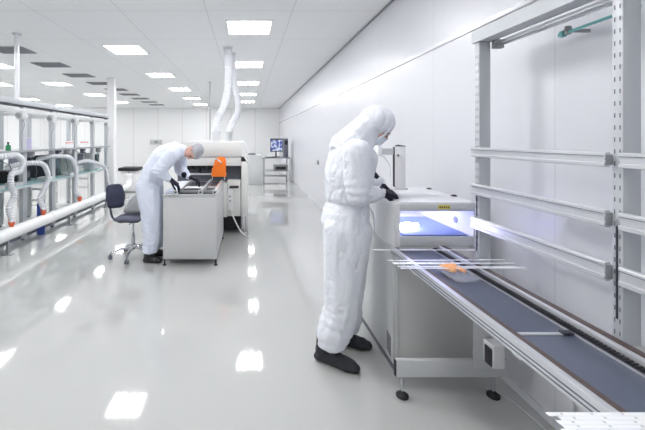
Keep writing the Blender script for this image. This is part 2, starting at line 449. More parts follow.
# rounded portal: front shell with opening cut by boxes
b = B().prism([(.932, .82), (.965, .82), (.965, 1.045), (.965, 1.07), (.965, 1.095), (.955, 1.095), (.944, 1.091), (.936, 1.083), (.932, 1.07)], 1, MY0-.002, MY1)
b.build('side_shell', M['white'], mc)
B().prism([(.9655, 1.045), (1.46, 1.045), (1.46, 1.10), (.972, 1.10), (.9655, 1.095)], 1, MY0-.002, MY1).build('top_cover', M['gloss'], mc)
B().box(.96, 1.432, MY0-.012, MY0-.003, 1.052, 1.092, .003).build('front_lip', M['lgrey'], mc)
B().box(1.43, 1.46, MY0, MY1, .82, 1.045).build('side_wall', M['white'], mc)
B().box(.966, 1.429, MY1-.02, MY1, .89, 1.044).build('back_panel', M['white'], mc)
B().box(.966, 1.429, MY0, MY1-.021, .82, .884, .002).build('tunnel_floor', M['lgrey'], mc)
B().box(.985, 1.40, MY0+.01, 2.78, .885, .893, .002).build('tunnel_belt', M['beltblue'], mc)
for X in (1.10, 1.115, 1.13): B().cyl((X, 2.80, .893), (X, 2.80, 1.044), .0035, seg=8).build('guide_pin', M['lgrey'], mc)
B().box(.967, .976, 2.45, 2.55, .905, .925, .003).build('violet_lamp', M['uv'], mc, label='glowing violet white lamp')
b = B()
for (x, y, z, q) in ((1.035, 2.36, .912, .014), (1.065, 2.40, .918, .017), (1.10, 2.43, .914, .017), (1.13, 2.40, .910, .014), (1.16, 2.45, .908, .012)): b.hull(((x-.012, y, z), q), ((x+.012, y, z), q))
b.build('violet_lamp', M['uv'], mc, label='cluster of glowing violet white lamp bulbs')
B().box(1.0, 1.40, 2.4, 2.9, 1.036, 1.044, .002).build('violet_lamp', M['uvsoft'], mc, label='lamp under the tunnel roof')
B().lathe((1.428, 2.43, .948), [(.022, -.003), (.022, 0.0005)], axis=0).build('port', M['grey'], mc)
B().box(.93, 1.46, MY0+.004, MY1, .10, .8195, .003).build('lower_body', M['panelgrey'], mc)
B().box(.921, .9295, MY0+.0, MY1, .08, .8195, .002).build('side_panel', M['lgrey'], mc)
B().box(.935, .955, MY0-.006, MY0+.0035, .10, .8195, .003).build('corner_strip', M['lgrey'], mc)
b = B()
for k in range(6): b.prism([(2.27, .11+.021*k), (2.335, .128+.021*k), (2.335, .139+.021*k), (2.27, .121+.021*k)], 0, .9195, .9215)
b.build('vent_slots', M['dark'], mc)
B().box(.95, 1.44, MY0+.03, MY1-.02, .0, .10).build('plinth', M['slotgrey'], mc)
for (px, py) in ((429, 189), (454, 196)):
    Yq = (CH-1.1)*F/(py-HY); Xq = (px-VX)*Yq/F
    B().lathe((Xq, Yq, 1.10), [(.020, 0), (.021, .004), (.012, .009), (.004, .011)]).build('knob', M['black'], mc)
for k in range(2): pass
lb = B().box(1.20, 1.275, MY0-.0135, MY0-.0122, 1.060, 1.086).build('label', M['yellow'], mc, label='yellow warning label with black marks')
b = B()
for k in range(4): b.box(1.208+.013*k, 1.216+.013*k, MY0-.0142, MY0-.0136, 1.066, 1.077)
b.prism([(1.260, 1.066), (1.271, 1.066), (1.2655, 1.081)], 1, MY0-.0142, MY0-.0136)
b.build('label_print', M['text'], lb)

# monitor panel seen almost edge-on
YM = 2.82
t = thing('display_panel', 'slim upright white display panel standing on top of the white machine', 'display', (1.2, YM, 1.101))
B().box(1.175, 1.262, YM, YM+.03, 1.112, 1.44, .006).build('housing', M['white'], t)
B().box(1.168, 1.1745, YM+.002, YM+.028, 1.12, 1.435, .002).build('screen', M['dark'], t)
B().prism([(1.172, 1.4405), (1.262, 1.4405), (1.262, 1.446), (1.20, 1.456)], 1, YM+.003, YM+.027).build('top_bezel', M['slotgrey'], t)
B().box(1.16, 1.27, YM-.02, YM+.10, 1.101, 1.111, .002).build('foot_plate', M['lgrey'], t)
B().lathe((1.20, YM-.004, 1.37), [(.009, 0), (.009, .004)], axis=1).build('screw', M['slotgrey'], t)
a = B().box(1.07, 1.167, YM+.002, YM+.028, 1.375, 1.425, .004).build('arm', M['lgrey'], t)
B().box(1.04, 1.069, YM-.01, YM+.04, 1.37, 1.45, .004).build('arm_joint', M['white'], a)
B().tube(catmull([(1.05, YM+.01, 1.37), (1.10, YM+.01, 1.35), (1.14, YM+.01, 1.28), (1.15, YM+.01, 1.16), (1.15, YM+.01, 1.101)]), .003, 6).build('cable', M['lgrey'], t)

# ------------------------------------------------------------------ left machine group
lc = thing('loader_cabinet', 'light grey metal cabinet with twin rails on top, the leaning person works over it', 'cabinet', (-.67, 4.8, 0))
B().box(-.995, -.355, 4.20, 5.38, .075, .828, .008).build('body', M['cabgrey'], lc)
B().box(-.975, -.372, 4.19, 4.1995, .10, .80, .002).build('front_panel', M['cabgrey'], lc)
B().box(-.3545, -.350, 4.27, 5.3, .12, .78, .002).build('side_panel', M['cabgrey'], lc)
B().box(-1.0, -.35, 4.19, 5.40, .8285, .845, .004).build('top_plate', M['lgrey'], lc)
for x in (-.98, -.37):
    for y in (4.22, 5.34):
        f = B().lathe((x, y, 0), [(.022, 0), (.022, .01), (.009, .02), (.009, .075)]).build('foot', M['black'], lc)
for x in (-.84, -.55, -.30-.08):
    r = B().box(x-.018, x+.018, 4.21, 5.40, .846, .885, .003).build('rail', M['alu'], lc)
    e = B().box(x-.026, x+.026, 4.18, 4.21, .846, .90, .004).build('rail_end_block', M['lgrey'], r)
    B().cyl((x, 4.174, .873), (x, 4.1795, .873), .012).build('end_bolt', M['dark'], e)
for (xa, xb) in ((-.815, -.575), (-.525, -.405)):
    B().box(xa, xb, 4.215, 5.40, .846, .852).build('belt', M['dark'], lc)
    B().box(xa, xb, 4.26, 4.30, .8525, .876, .003).build('cross_bar', M['grey'], lc)
    B().box(xa, xb, 4.60, 4.78, .853, .866, .003).build('carrier_plate', M['white'] if xa < -.7 else M['grey'], lc)
B().box(-.98, -.87, 4.22, 5.3, .8455, .875, .004).build('side_tray', M['suitblue'], lc)

pm = thing('printing_machine', 'large white hooded machine behind the grey cabinet, under the hanging ducts', 'machine', (-.5, 6.3, 0))
B().prism([(-1.0, 1.225), (-.05, 1.225), (-.05, 1.22), (.03, 1.09), (.035, 1.14), (-.05, 1.445), (-.08, 1.46), (-.98, 1.46), (-1.02, 1.43)], 1, 5.50, 7.3).build('hood', M['white'], pm)
B().box(-.98, -.085, 5.492, 5.4995, 1.24, 1.44, .003).build('hood_panel', M['warmwhite'], pm)
B().box(-1.0, -.09, 5.50, 7.3, 1.085, 1.2245, .003).build('lower_hood', M['warmwhite'], pm)
B().box(-1.0, -.04, 5.494, 5.4995, 1.216, 1.224).build('hood_gap', M['slotgrey'], pm)
B().box(-.089, .02, 5.50, 7.3, .30, 1.15, .004).build('side_column', M['warmwhite'], pm)
B().box(-1.12, -.10, 5.72, 7.3, .30, 1.0849, .004).build('inner_body', M['slotgrey'], pm)
B().box(-.30, -.10, 5.52, 5.7195, .30, .86, .003).build('front_box', M['warmwhite'], pm)
B().box(-1.12, -.305, 5.45, 5.7195, .30, .82, .003).build('front_body', M['warmwhite'], pm)
b = B()
for k in range(9): b.box(-1.05+.085*k, -1.0+.085*k, 5.60, 5.68, .98+.02*(k % 3), 1.08)
b.build('print_heads', M['black'], pm)
B().box(-1.08, -.32, 5.62, 5.66, .93, .96).build('head_rail', M['alu'], pm)
B().cyl((-.325, 5.47, .30), (-.325, 5.47, 1.08), .008).build('front_rod', M['dark'], pm)
B().box(-.27, -.13, 5.46, 5.519, .745, .775, .003).build('handle_bar', M['black'], pm)
B().box(-.30, -.22, 5.45, 5.519, .40, .72, .008).build('control_box', M['white'], pm)
B().lathe((-.26, 5.449, .62), [(.012, -.004), (.012, 0)], axis=1).lathe((-.26, 5.449, .55), [(.012, -.004), (.012, 0)], axis=1).build('buttons', M['slotgrey'], pm)
for x in (-1.0, -.02):
    for y in (5.60, 7.2):
        B().lathe((x, y, 0), [(.04, 0), (.04, .015), (.015, .03), (.015, .30)]).build('foot', M['lgrey'], pm)
B().box(-1.08, -.1, 5.75, 7.25, .05, .2995).build('under_pan', M['black'], pm)
B().tube(catmull([(-.26, 5.5, .42), (-.2, 5.46, .28), (-.10, 5.42, .10), (.0, 5.42, .015), (.03, 5.5, .012)]), .010, 8).build('cable', M['white'], pm)

# orange panel
t = thing('orange_shield', 'bright orange plastic shield standing at the mouth of the hooded machine', 'shield', (-.44, 5.3, .886))
b = B().prism([(-.53, .94), (-.31, .94), (-.315, 1.18), (-.33, 1.22), (-.345, 1.235), (-.43, 1.235), (-.445, 1.21), (-.48, 1.19)], 1, 5.30, 5.312, .003)
b.build('sheet', M['orange'], t)
B().prism([(-.53, .94), (-.31, .94), (-.325, 1.09), (-.515, 1.075)], 1, 5.27, 5.276).build('front_flap', M['orange'], t)
for x in (-.515, -.335): B().box(x-.006, x+.006, 5.285, 5.299, .886, 1.0).build('shield_leg', M['alu'], t)
bb = B(); bb.hull(((-.445, 5.293, 1.20), .008), ((-.39, 5.293, 1.15), .012)); bb.build('grip', M['white'], t)

# ducts --------------------------------------------------------------
def ribbed(pts, r, pitch=.03, amp=.12, n=14, seg=16):
    path = catmull(pts, n)
    # resample evenly
    out = [path[0]]; acc = 0; step = pitch/4
    for a, c in zip(path, path[1:]):
        L = (c-a).length
        while acc + L >= step:
            f = (step-acc)/L; a = a.lerp(c, f); out.append(a.copy()); L = (c-a).length; acc = 0
        acc += L
    rad = [r*(1 - amp*(.5+.5*math.cos(2*PI*i/4))) for i in range(len(out))]
    return B().tube(out, rad, seg)
for (pp, Y, r, lab) in (([(228, 44.5), (228, 70), (227.5, 91), (223.5, 107), (218, 119), (216, 128), (216, 134)], 5.92, .068, 'left of the two white ribbed ducts hanging from the ceiling to the hooded machine'),
                        ([(232, 56), (234, 80), (237.5, 97), (238, 109), (235, 119), (230.5, 128), (229, 134)], 6.3, .060, 'right of the two white ribbed ducts, the one hanging behind and curving lower')):
    k = [on_y(a, c, Y) for a, c in pp]
    k[0].z = CEIL-.005
    t = thing('ceiling_duct', lab, 'duct', (k[-1].x, Y, 1.46), 'ceiling ducts')
    ribbed(k, r, .045, .12).build('hose', M['hose'], t)
    c = k[-1]
    B().lathe((c.x, Y, 0), [(r*1.1, 1.461), (r*1.1, 1.47), (r*1.0, 1.475), (r*1.0, c.z+.01), (r*1.12, c.z+.012), (r*1.12, c.z+.04), (r*.9, c.z+.045)]).build('collar', M['lgrey'], t)
    B().lathe((k[0].x, Y, 0), [(r*1.25, CEIL-.001), (r*1.25, CEIL-.012), (r*1.0, CEIL-.014)]).build('ceiling_flange', M['white'], t)
xq = -.99
t = thing('hanging_pole', 'thin grey pole hanging from the ceiling left of the ducts', 'pole', (xq, 9.5, 1.3))
B().cyl((xq, 9.5, 1.3), (xq, 9.5, CEIL-.02), .012, seg=10).build('rod', M['grey'], t)
B().cyl((xq, 9.5, CEIL-.02), (xq, 9.5, CEIL-.001), .05).build('flange', M['lgrey'], t)
B().box(xq-.06, xq+.06, 9.46, 9.54, 1.22, 1.30, .01).build('end_box', M['lgrey'], t)

# ------------------------------------------------------------------ chair
CX, CYc = -1.46, 4.52
c = thing('lab_chair', 'wheeled lab chair with navy backrest behind the leaning person', 'chair', (CX, CYc, 0))
b = B().hull(((CX-.13, CYc-.13, .505), (.07, .07, .025)), ((CX+.09, CYc-.14, .505), (.06, .06, .025)), ((CX-.13, CYc+.13, .505), (.07, .07, .025)), ((CX+.09, CYc+.14, .505), (.06, .06, .025)))
remesh(b, 'seat', M['seat'], c, .012)
B().box(CX-.14, CX+.12, CYc-.15, CYc+.15, .468, .482, .004).build('seat_pan', M['black'], c)
def br(z): return 0
b = B().hull(((CX-.235, CYc-.06, .67), (.03, .05, .05)), ((CX-.235, CYc+.06, .67), (.03, .05, .05)), ((CX-.25, CYc-.07, .77), (.03, .055, .07)), ((CX-.25, CYc+.07, .77), (.03, .055, .07)), ((CX-.28, CYc-.05, .87), (.03, .06, .055)), ((CX-.28, CYc+.05, .87), (.03, .06, .055)))
bo = remesh(b, 'backrest', M['navy'], c, .012)
bo.data.transform(Matrix.Translation((-.215, 0, 0)) @ Matrix.Rotation(math.radians(-50), 4, 'Z') @ Matrix.Translation((.25, 0, 0)))
B().tube(catmull([(CX+.02, CYc, .474), (CX-.18, CYc, .474), (CX-.245, CYc-.01, .50), (CX-.27, CYc-.02, .60), (CX-.285, CYc-.02, .74)]), .014, 10).build('back_bar', M['slotgrey'], c)
B().lathe((CX+.01, CYc, 0), [(.026, .10), (.026, .27), (.020, .275), (.020, .30), (.014, .305), (.014, .45), (.03, .455), (.03, .467)]).build('gas_column', M['chrome'], c)
B().tube([(CX+.02, CYc-.02, .46), (CX+.02, CYc-.17, .455)], .006, 8).tube([(CX+.0, CYc, .46), (CX-.12, CYc-.1, .455)], .006, 8).build('lever', M['black'], c)
for k in range(5):
    a = math.radians(200+72*k); d = Vector((math.cos(a), math.sin(a), 0)); q = Vector((CX+.01, CYc, 0))
    lg = B().tube([q+d*.02+Vector((0, 0, .135)), q+d*.14+Vector((0, 0, .115)), q+d*.27+Vector((0, 0, .075))], [.022, .017, .012], 10).build('base_leg', M['chrome'], c)
    e = q+d*.27; s_ = Vector((-d.y, d.x, 0))
    w = B()
    for sg in (-1, 1): w.cyl(e+s_*sg*.008+Vector((0, 0, .027)), e+s_*sg*.022+Vector((0, 0, .027)), .0265, seg=18)
    w.cyl(e+Vector((0, 0, .03)), e+Vector((0, 0, .075)), .007, seg=8)
    w.build('caster', M['slotgrey'], lg)
t = thing('grey_bag', 'rounded light grey fabric bag resting upright on the seat of the lab chair', 'bag', (CX+.06, CYc, .53))
b = B().hull(((CX-.09, CYc+.08, .575), (.05, .05, .035)), ((CX+.09, CYc+.09, .585), (.05, .06, .045)), ((CX+.09, CYc+.11, .80), (.04, .035, .04)), ((CX+.0, CYc+.10, .72), (.05, .04, .04)))
remesh(b, 'cloth', M['greybag'], t, .01, wob(.008, 14))

# ------------------------------------------------------------------ left rack
RX = -3.3
rk = thing('assembly_rack', 'long grey production rack with posts and shelf running along the left side', 'rack', (RX-.4, 6.5, 0))
RY = [3.70, 4.49, 5.28, 6.07, 6.86, 7.65, 8.40]
for y in RY:
    for x in (RX-.06, RX-.95):
        B().box(x, x+.06, y-.048, y+.048, .03, 1.97, .004).build('post', M['post'], rk)
        B().lathe((x+.03, y, 0), [(.03, 0), (.03, .012), (.01, .02), (.01, .03)]).build('foot', M['slotgrey'], rk)
    B().box(RX-.89, RX-.06, y-.02, y+.02, 1.90, 1.95, .003).build('cross_bar', M['lgrey'], rk)
    B().box(RX-.89, RX-.06, y-.02, y+.02, .78, .81, .003).build('cross_bar', M['lgrey'], rk)
B().box(RX-.06, RX+.02, 3.3, 8.46, 2.0, 2.075, .004).build('top_beam', M['post'], rk)
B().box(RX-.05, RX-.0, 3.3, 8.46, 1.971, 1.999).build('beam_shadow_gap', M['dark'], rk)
B().box(RX+.001, RX+.018, 3.3, 8.46, 1.88, 1.945, .003).build('cable_rail', M['lgrey'], rk)
B().box(RX-.95, RX-.89, 3.3, 8.46, 1.971, 2.04, .004).build('top_beam', M['lgrey'], rk)
sh = B().box(RX-.92, RX+.04, 3.3, 8.42, 1.315, 1.335, .003).build('shelf', M['lgrey'], rk)
B().box(RX+.041, RX+.05, 3.3, 8.42, 1.305, 1.338).build('shelf_edge', M['grey'], sh)
B().box(RX-.92, RX+.06, 3.3, 8.42, .811, .822, .002).build('work_shelf', M['teal'], rk, label='pale teal glass shelf')
B().box(RX+.03, RX+.055, 3.3, 8.42, .785, .81, .002).build('work_shelf_rail', M['lgrey'], rk)
B().box(RX-.058, RX-.035, 3.3, 8.46, .032, .085, .003).build('base_shadow_rail', M['slotgrey'], rk)  # dark rail whose colour also stands in for the floor shadow below the pipe
for i, y in enumerate(RY):
    yy = y-.18
    v = B().box(RX+.02, RX+.11, yy-.06, yy+.06, 1.78, 1.89, .012).build('balancer', M['lgrey'], rk)
    B().lathe((RX+.06, yy-.062, 1.835), [(.034, -.03), (.034, .0), (.02, .004)], axis=1).build('balancer_reel', M['grey'], v)
    B().box(RX+.02, RX+.06, yy+.051, yy+.16, 1.82, 1.86, .004).build('balancer_bracket', M['warmwhite'], v)
    B().tube(catmull([(RX+.06, yy+.02, 1.80), (RX+.065, yy+.06, 1.7), (RX+.05, yy+.0, 1.55), (RX+.04, yy+.05, 1.34)]), .005, 6).build('balancer_cord', M['grey'], v)
# ceiling pole of the rack
q = on_x(17.5, 97, -3.33)
t = thing('support_pole', 'silver pole rising from the rack beam to the ceiling at the upper left', 'pole', (RX-.02, 5.12, 2.076))
B().cyl((RX-.02, 5.12, 2.076), (RX-.02, 5.12, CEIL-.02), .032).build('tube', M['alu'], t)
B().cyl((RX-.02, 5.12, CEIL-.02), (RX-.02, 5.12, CEIL-.001), .06).build('flange', M['lgrey'], t)

# the big white pipe
PX, PZ, PR = -3.10, .265, .082
t = thing('extraction_pipe', 'long thick white extraction pipe running low in front of the rack', 'pipe', (PX, 6, PZ))
pth = [(PX, 3.0, PZ), (PX, 8.8, PZ), (PX, 9.15, PZ+.01), (PX-.02, 9.35, PZ+.06), (PX-.03, 9.42, PZ+.18), (PX-.03, 9.42, PZ+.3)]
B().cyl(pth[0], pth[1], PR, seg=28).tube(catmull(pth[1:], 6), PR, 28).build('tube', M['pipe'], t)
for y in (4.1, 5.62, 7.2):
    B().lathe((PX, y, PZ), [(PR+.006, -.05), (PR+.006, .05)], axis=1, seg=28).build('coupling', M['pipe'], t)
for y in (4.6, 6.2, 7.8, 9.0):
    B().box(PX-.015, PX+.015, y-.015, y+.015, .012, PZ-PR+.004).box(PX-.06, PX+.06, y-.03, y+.03, 0, .012).build('pipe_stand', M['grey'], t)

# ribbed hoses with orange connectors
HX = -3.16
hoses = [([(-12, 168), (-2, 160), (8, 156), (18, 156), (23, 163), (20, 171), (12, 174), (11, 184), (14, 196), (9, 208), (7, 219)], 'looping first from the left edge'),
         ([(24, 168), (32, 164), (41, 163.5), (47, 171), (48, 180), (44, 190), (40, 199), (39.5, 207)], 'arching beside the blue bottle'),
         ([(53, 160), (60, 156.5), (68, 157), (74, 163), (76, 172), (76, 184), (76, 193), (76.5, 197)], 'arching in the middle of the rack'),
         ([(90, 163), (96, 161), (103, 166), (106.5, 174), (107.5, 181), (107, 186)], 'nearest the far end of the rack')]
for i, (pp, w) in enumerate(hoses):
    k = [on_x(a, c_, HX - .0) for a, c_ in pp]
    k[0].x = RX-.12; k[1].x = RX-.02
    k[-1].x = PX-.0; k[-1].z = PZ+PR+.10; 
    k.append(Vector((PX, k[-1].y, PZ+PR+.065)))
    t = thing('suction_hose', 'white ribbed suction hose joining the big pipe, %s' % w, 'hose', (PX, k[-1].y, PZ+PR), 'suction hoses at the rack')
    ribbed(k, .042, .034, .24, 10, 12).build('hose', M['rackhose'], t)
    e = k[-1]
    B().lathe((e.x, e.y, 0), [(.028, PZ+PR-.004), (.028, PZ+PR+.03), (.040, PZ+PR+.032), (.040, PZ+PR+.09), (.036, PZ+PR+.092)]).build('connector', M['red'], t, label='orange red connector')

# things in the rack
def sbox(name, lab, cat, x0, x1, y0, y1, z0, z1, m, face=None):
    t = thing(name, lab, cat, ((x0+x1)/2, (y0+y1)/2, z0))
    B().box(x0, x1, y0, y1, z0, z1, .012).build('housing', m, t)
    if face:
        B().box(x1, x1+.006, y0+.03, y1-.03, z0+(z1-z0)*.35, z1-.03, .002).build('front_display', face, t)
        B().cyl((x1, y0+.06, z0+(z1-z0)*.18), (x1+.012, y0+.06, z0+(z1-z0)*.18), .014).cyl((x1, y0+.12, z0+(z1-z0)*.18), (x1+.012, y0+.12, z0+(z1-z0)*.18), .014).build('knobs', M['grey'], t)
    return t
WS = .8235
sbox('control_unit', 'dark instrument with white casing under the hose at the left edge', 'instrument', RX-.55, RX-.2, 4.62, 4.95, WS, 1.02, M['slotgrey'], M['dark'])
sbox('control_unit', 'black instrument on the teal shelf behind the first loop of hose', 'instrument', RX-.6, RX-.22, 5.4, 5.78, WS, 1.0, M['black'], M['slotgrey'])
sbox('control_unit', 'black tall instrument on the teal shelf framed by the middle hose arch', 'instrument', RX-.6, RX-.22, 6.2, 6.72, WS, 1.20, M['dark'], M['slotgrey'])
sbox('white_instrument', 'white instrument cabinet on the teal shelf near the column', 'instrument', RX-.6, RX-.15, 7.0, 7.5, WS, 1.22, M['warmwhite'], M['slotgrey'])
sbox('white_instrument', 'pale instrument at the far end of the teal shelf', 'instrument', RX-.6, RX-.15, 7.8, 8.3, WS, 1.18, M['lgrey'], M['black'])
for (y, lab) in ((4.98, 'small green bottle on the upper shelf at the left edge'),):
    t = thing('green_bottle', lab, 'bottle', (RX-.05, y, 1.336))
    B().lathe((RX-.05, y, 1.336), [(.03, 0), (.032, .005), (.032, .07), (.012, .085), (.012, .10)]).build('bottle_body', M['green'], t)
    B().lathe((RX-.05, y, 1.336), [(.014, .1005), (.014, .12)]).build('cap', M['black'], t)
t = thing('blue_bottle', 'blue bottle on the floor between the rack and the white pipe', 'bottle', (RX+.05, 5.60, 0))
B().lathe((RX+.05, 5.60, 0), [(.05, 0), (.058, .01), (.058, .48), (.03, .52), (.018, .56), (.018, .60)]).build('bottle_body', M['blue'], t)
B().lathe((RX+.05, 5.60, 0), [(.022, .6005), (.022, .63)]).build('cap', M['white'], t)
for (ya, yb, lab) in ((6.5, 6.95, 'thin red printed sign strip standing on the upper shelf, left one'), (7.08, 7.45, 'thin red printed sign strip standing on the upper shelf, right one')):
    t = thing('sign_strip', lab, 'sign', (RX, ya, 1.336))
    B().box(RX-.03, RX-.026, ya, yb, 1.336, 1.46).build('sheet', M['white'], t)
    bb = B(); y = ya+.02
    while y < yb-.05:
        w = random.uniform(.02, .05); bb.box(RX-.0258, RX-.0252, y, y+w, 1.415+.01*random.random(), 1.44); y += w+.014
    bb.build('print', M['red'], t)

for i, (y, dx, nm) in enumerate(((4.72, .1, 'at the left edge'), (5.02, .3, 'just left of the wide post'), (5.62, .1, 'between the first two posts'), (6.30, .02, 'above the middle hose arch'), (6.60, .02, 'right of the middle hose arch'), (7.25, .02, 'above the white instrument'), (8.0, .02, 'nearest the far end'))):
    t = thing('valve_block', 'small dark valve block under the upper shelf, %s' % nm, 'valve', (RX-dx, y, 1.19), 'valve blocks under the rack shelf')
    B().box(RX-dx-.06, RX-dx, y-.07, y+.07, 1.21, 1.3145, .006).build('housing', M['slotgrey' if i % 2 else 'grey'], t)
    B().cyl((RX-dx+.0, y, 1.25), (RX-dx+.02, y, 1.25), .018).build('dial', M['white'], t)
    B().tube(catmull([(RX-dx-.03, y, 1.21), (RX-.09, y+.02, 1.14), (RX-.07, y+.07, 1.0), (RX-.08, y+.06, .90)]), .006, 6).build('air_line', M['tealrod' if i % 3 == 0 else 'slotgrey'], t)
for i, (y, z, nm) in enumerate(((4.72, .8235, 'left edge of the teal shelf'), (5.12, .8235, 'teal shelf beside the widest post'), (5.90, .8235, 'teal shelf left of the middle arch'), (6.66, .8235, 'teal shelf before the white instrument'))):
    t = thing('parts_tray', 'small pale parts tray on the %s' % nm, 'tray', (RX-.06, y, z), 'parts trays on the teal shelf')
    B().box(RX-.13, RX+.02, y-.09, y+.09, z, z+.008).box(RX-.13, RX-.125, y-.09, y+.09, z+.008, z+.05).box(RX+.015, RX+.02, y-.09, y+.09, z+.008, z+.05).box(RX-.125, RX+.015, y-.09, y-.085, z+.008, z+.05).box(RX-.125, RX+.015, y+.085, y+.09, z+.008, z+.05).build('tray_body', M['lgrey'], t)
t = thing('purple_folder', 'pale violet folder standing on the upper shelf right of the widest post', 'folder', (RX-.2, 5.62, 1.336))
B().box(RX-.22, RX-.18, 5.5, 5.74, 1.336, 1.52, .006).build('folder_cover', mat('pale_violet', (.45, .42, .62), .4), t)
B().box(RX-.217, RX-.183, 5.506, 5.734, 1.5205, 1.524).build('paper_edge', M['white'], t)
# workbenches behind the rack
def bench(x0, x1, y0, y1, h, lab, top=M['white'], name='workbench'):
    t = thing(name, lab, 'bench', ((x0+x1)/2, (y0+y1)/2, 0))
    B().box(x0, x1, y0, y1, h-.03, h, .004).build('worktop', top, t)
    for x in (x0+.04, x1-.04):
        for y in (y0+.04, y1-.04):
            B().box(x-.02, x+.02, y-.02, y+.02, 0, h-.03).build('leg', M['lgrey'], t)
    B().box(x0+.06, x1-.06, y1-.05, y1-.035, .12, .18).build('stretcher', M['lgrey'], t)
    return t
bench(-6.2, -5.4, 5.5, 7.3, .76, 'white workbench seen through the left part of the rack')
bench(-6.2, -5.4, 7.8, 9.6, .76, 'white workbench seen through the middle of the rack')
bench(-6.2, -5.4, 10.1, 12.2, .76, 'white workbench seen through the far end of the rack')
sbox('bench_machine', 'white desktop machine on the nearer bench behind the rack', 'machine', -6.1, -5.6, 5.9, 6.5, .761, 1.2, M['white'], M['slotgrey'])
sbox('bench_machine', 'white desktop machine on the middle bench behind the rack', 'machine', -6.1, -5.6, 8.3, 8.9, .761, 1.15, M['white'], M['slotgrey'])
# low white cabinet with black top
t = thing('low_cabinet', 'low white cabinet with black top left of the leaning person', 'cabinet', (-3.1, 10.0, 0))
B().box(-3.55, -3.12, 10.0, 10.5, .02, .60, .008).build('body', M['white'], t)
B().box(-3.61, -3.08, 9.93, 10.5, .6005, .69, .006).build('top', M['black'], t)
B().box(-3.34, -3.33, 9.994, 9.9995, .08, .6).build('door_gap', M['grey'], t)
# small sign panel on the far wall
t = thing('wall_panel_box', 'small pale grey control panel on the far wall above the leaning back', 'panel', (on_y(156, 144, 17.45).x, 17.45, 1.1))
q = on_y(156, 142, 17.45)
B().box(q.x-.3, q.x+.3, 17.44, 17.499, q.z-.12, q.z+.12, .01).build('casing', M['lgrey'], t)
B().box(q.x-.08, q.x+.08, 17.434, 17.4395, q.z-.05, q.z+.05).build('panel_display', M['grey'], t)

# things at the far end
sbox('far_cabinet', 'pale grey equipment cabinet right of the hooded machine, far back', 'cabinet', .03, .5, 11.6, 12.3, 0, .98, M['lgrey'])
t = thing('tray_shelf', 'dark thin tray lying on the pale equipment cabinet', 'tray', (.1, 11.8, .981))
B().box(.04, .28, 11.62, 11.9, .981, 1.0, .004).build('base', M['slotgrey'], t)
B().box(.04, .28, 11.62, 11.63, 1.0, 1.02).box(.04, .28, 11.89, 11.9, 1.0, 1.02).build('rim', M['slotgrey'], t)
b_ = bench(.55, 1.50, 12.2, 13.1, .86, 'small grey steel table by the right wall carrying a computer', M['grey'], 'steel_table')
t = thing('computer_monitor', 'lit blue screened monitor on the far steel table', 'monitor', (1.0, 12.5, .861))
B().box(.82, 1.26, 12.5, 12.56, 1.05, 1.52, .01).build('casing', M['black'], t)
B().box(.84, 1.24, 12.494, 12.4995, 1.08, 1.47).build('screen', M['screen'], t)
B().box(1.0, 1.05, 12.56, 12.60, .88, 1.2).box(.90, 1.15, 12.42, 12.68, .861, .88, .004).build('stand', M['black'], t)
t = thing('computer_keyboard', 'black keyboard in front of the far monitor', 'keyboard', (.8, 12.28, .861))
B().box(.62, 1.02, 12.22, 12.36, .861, .885, .004).build('case', M['black'], t)
t = thing('desktop_computer', 'black desktop computer tower beside the far monitor', 'computer', (1.35, 12.6, .861))
B().box(1.29, 1.44, 12.4, 12.8, .861, 1.52, .008).build('casing', M['slotgrey'], t)
B().box(1.31, 1.42, 12.394, 12.3995, 1.30, 1.45).build('drive_bay', M['black'], t)
t = thing('equipment_crate', 'dark equipment crate under the far steel table', 'crate', (1.2, 12.6, .12))
B().box(.95, 1.42, 12.35, 12.85, .40, .58, .01).box(.93, 1.44, 12.34, 12.86, .385, .40).build('crate_body', M['grey'], t)
B().box(1.0, 1.35, 12.344, 12.349, .44, .54).build('front_grille', M['black'], t)
B().box(.60, 1.45, 12.25, 13.05, .37, .385).build('undershelf', M['lgrey'], b_)

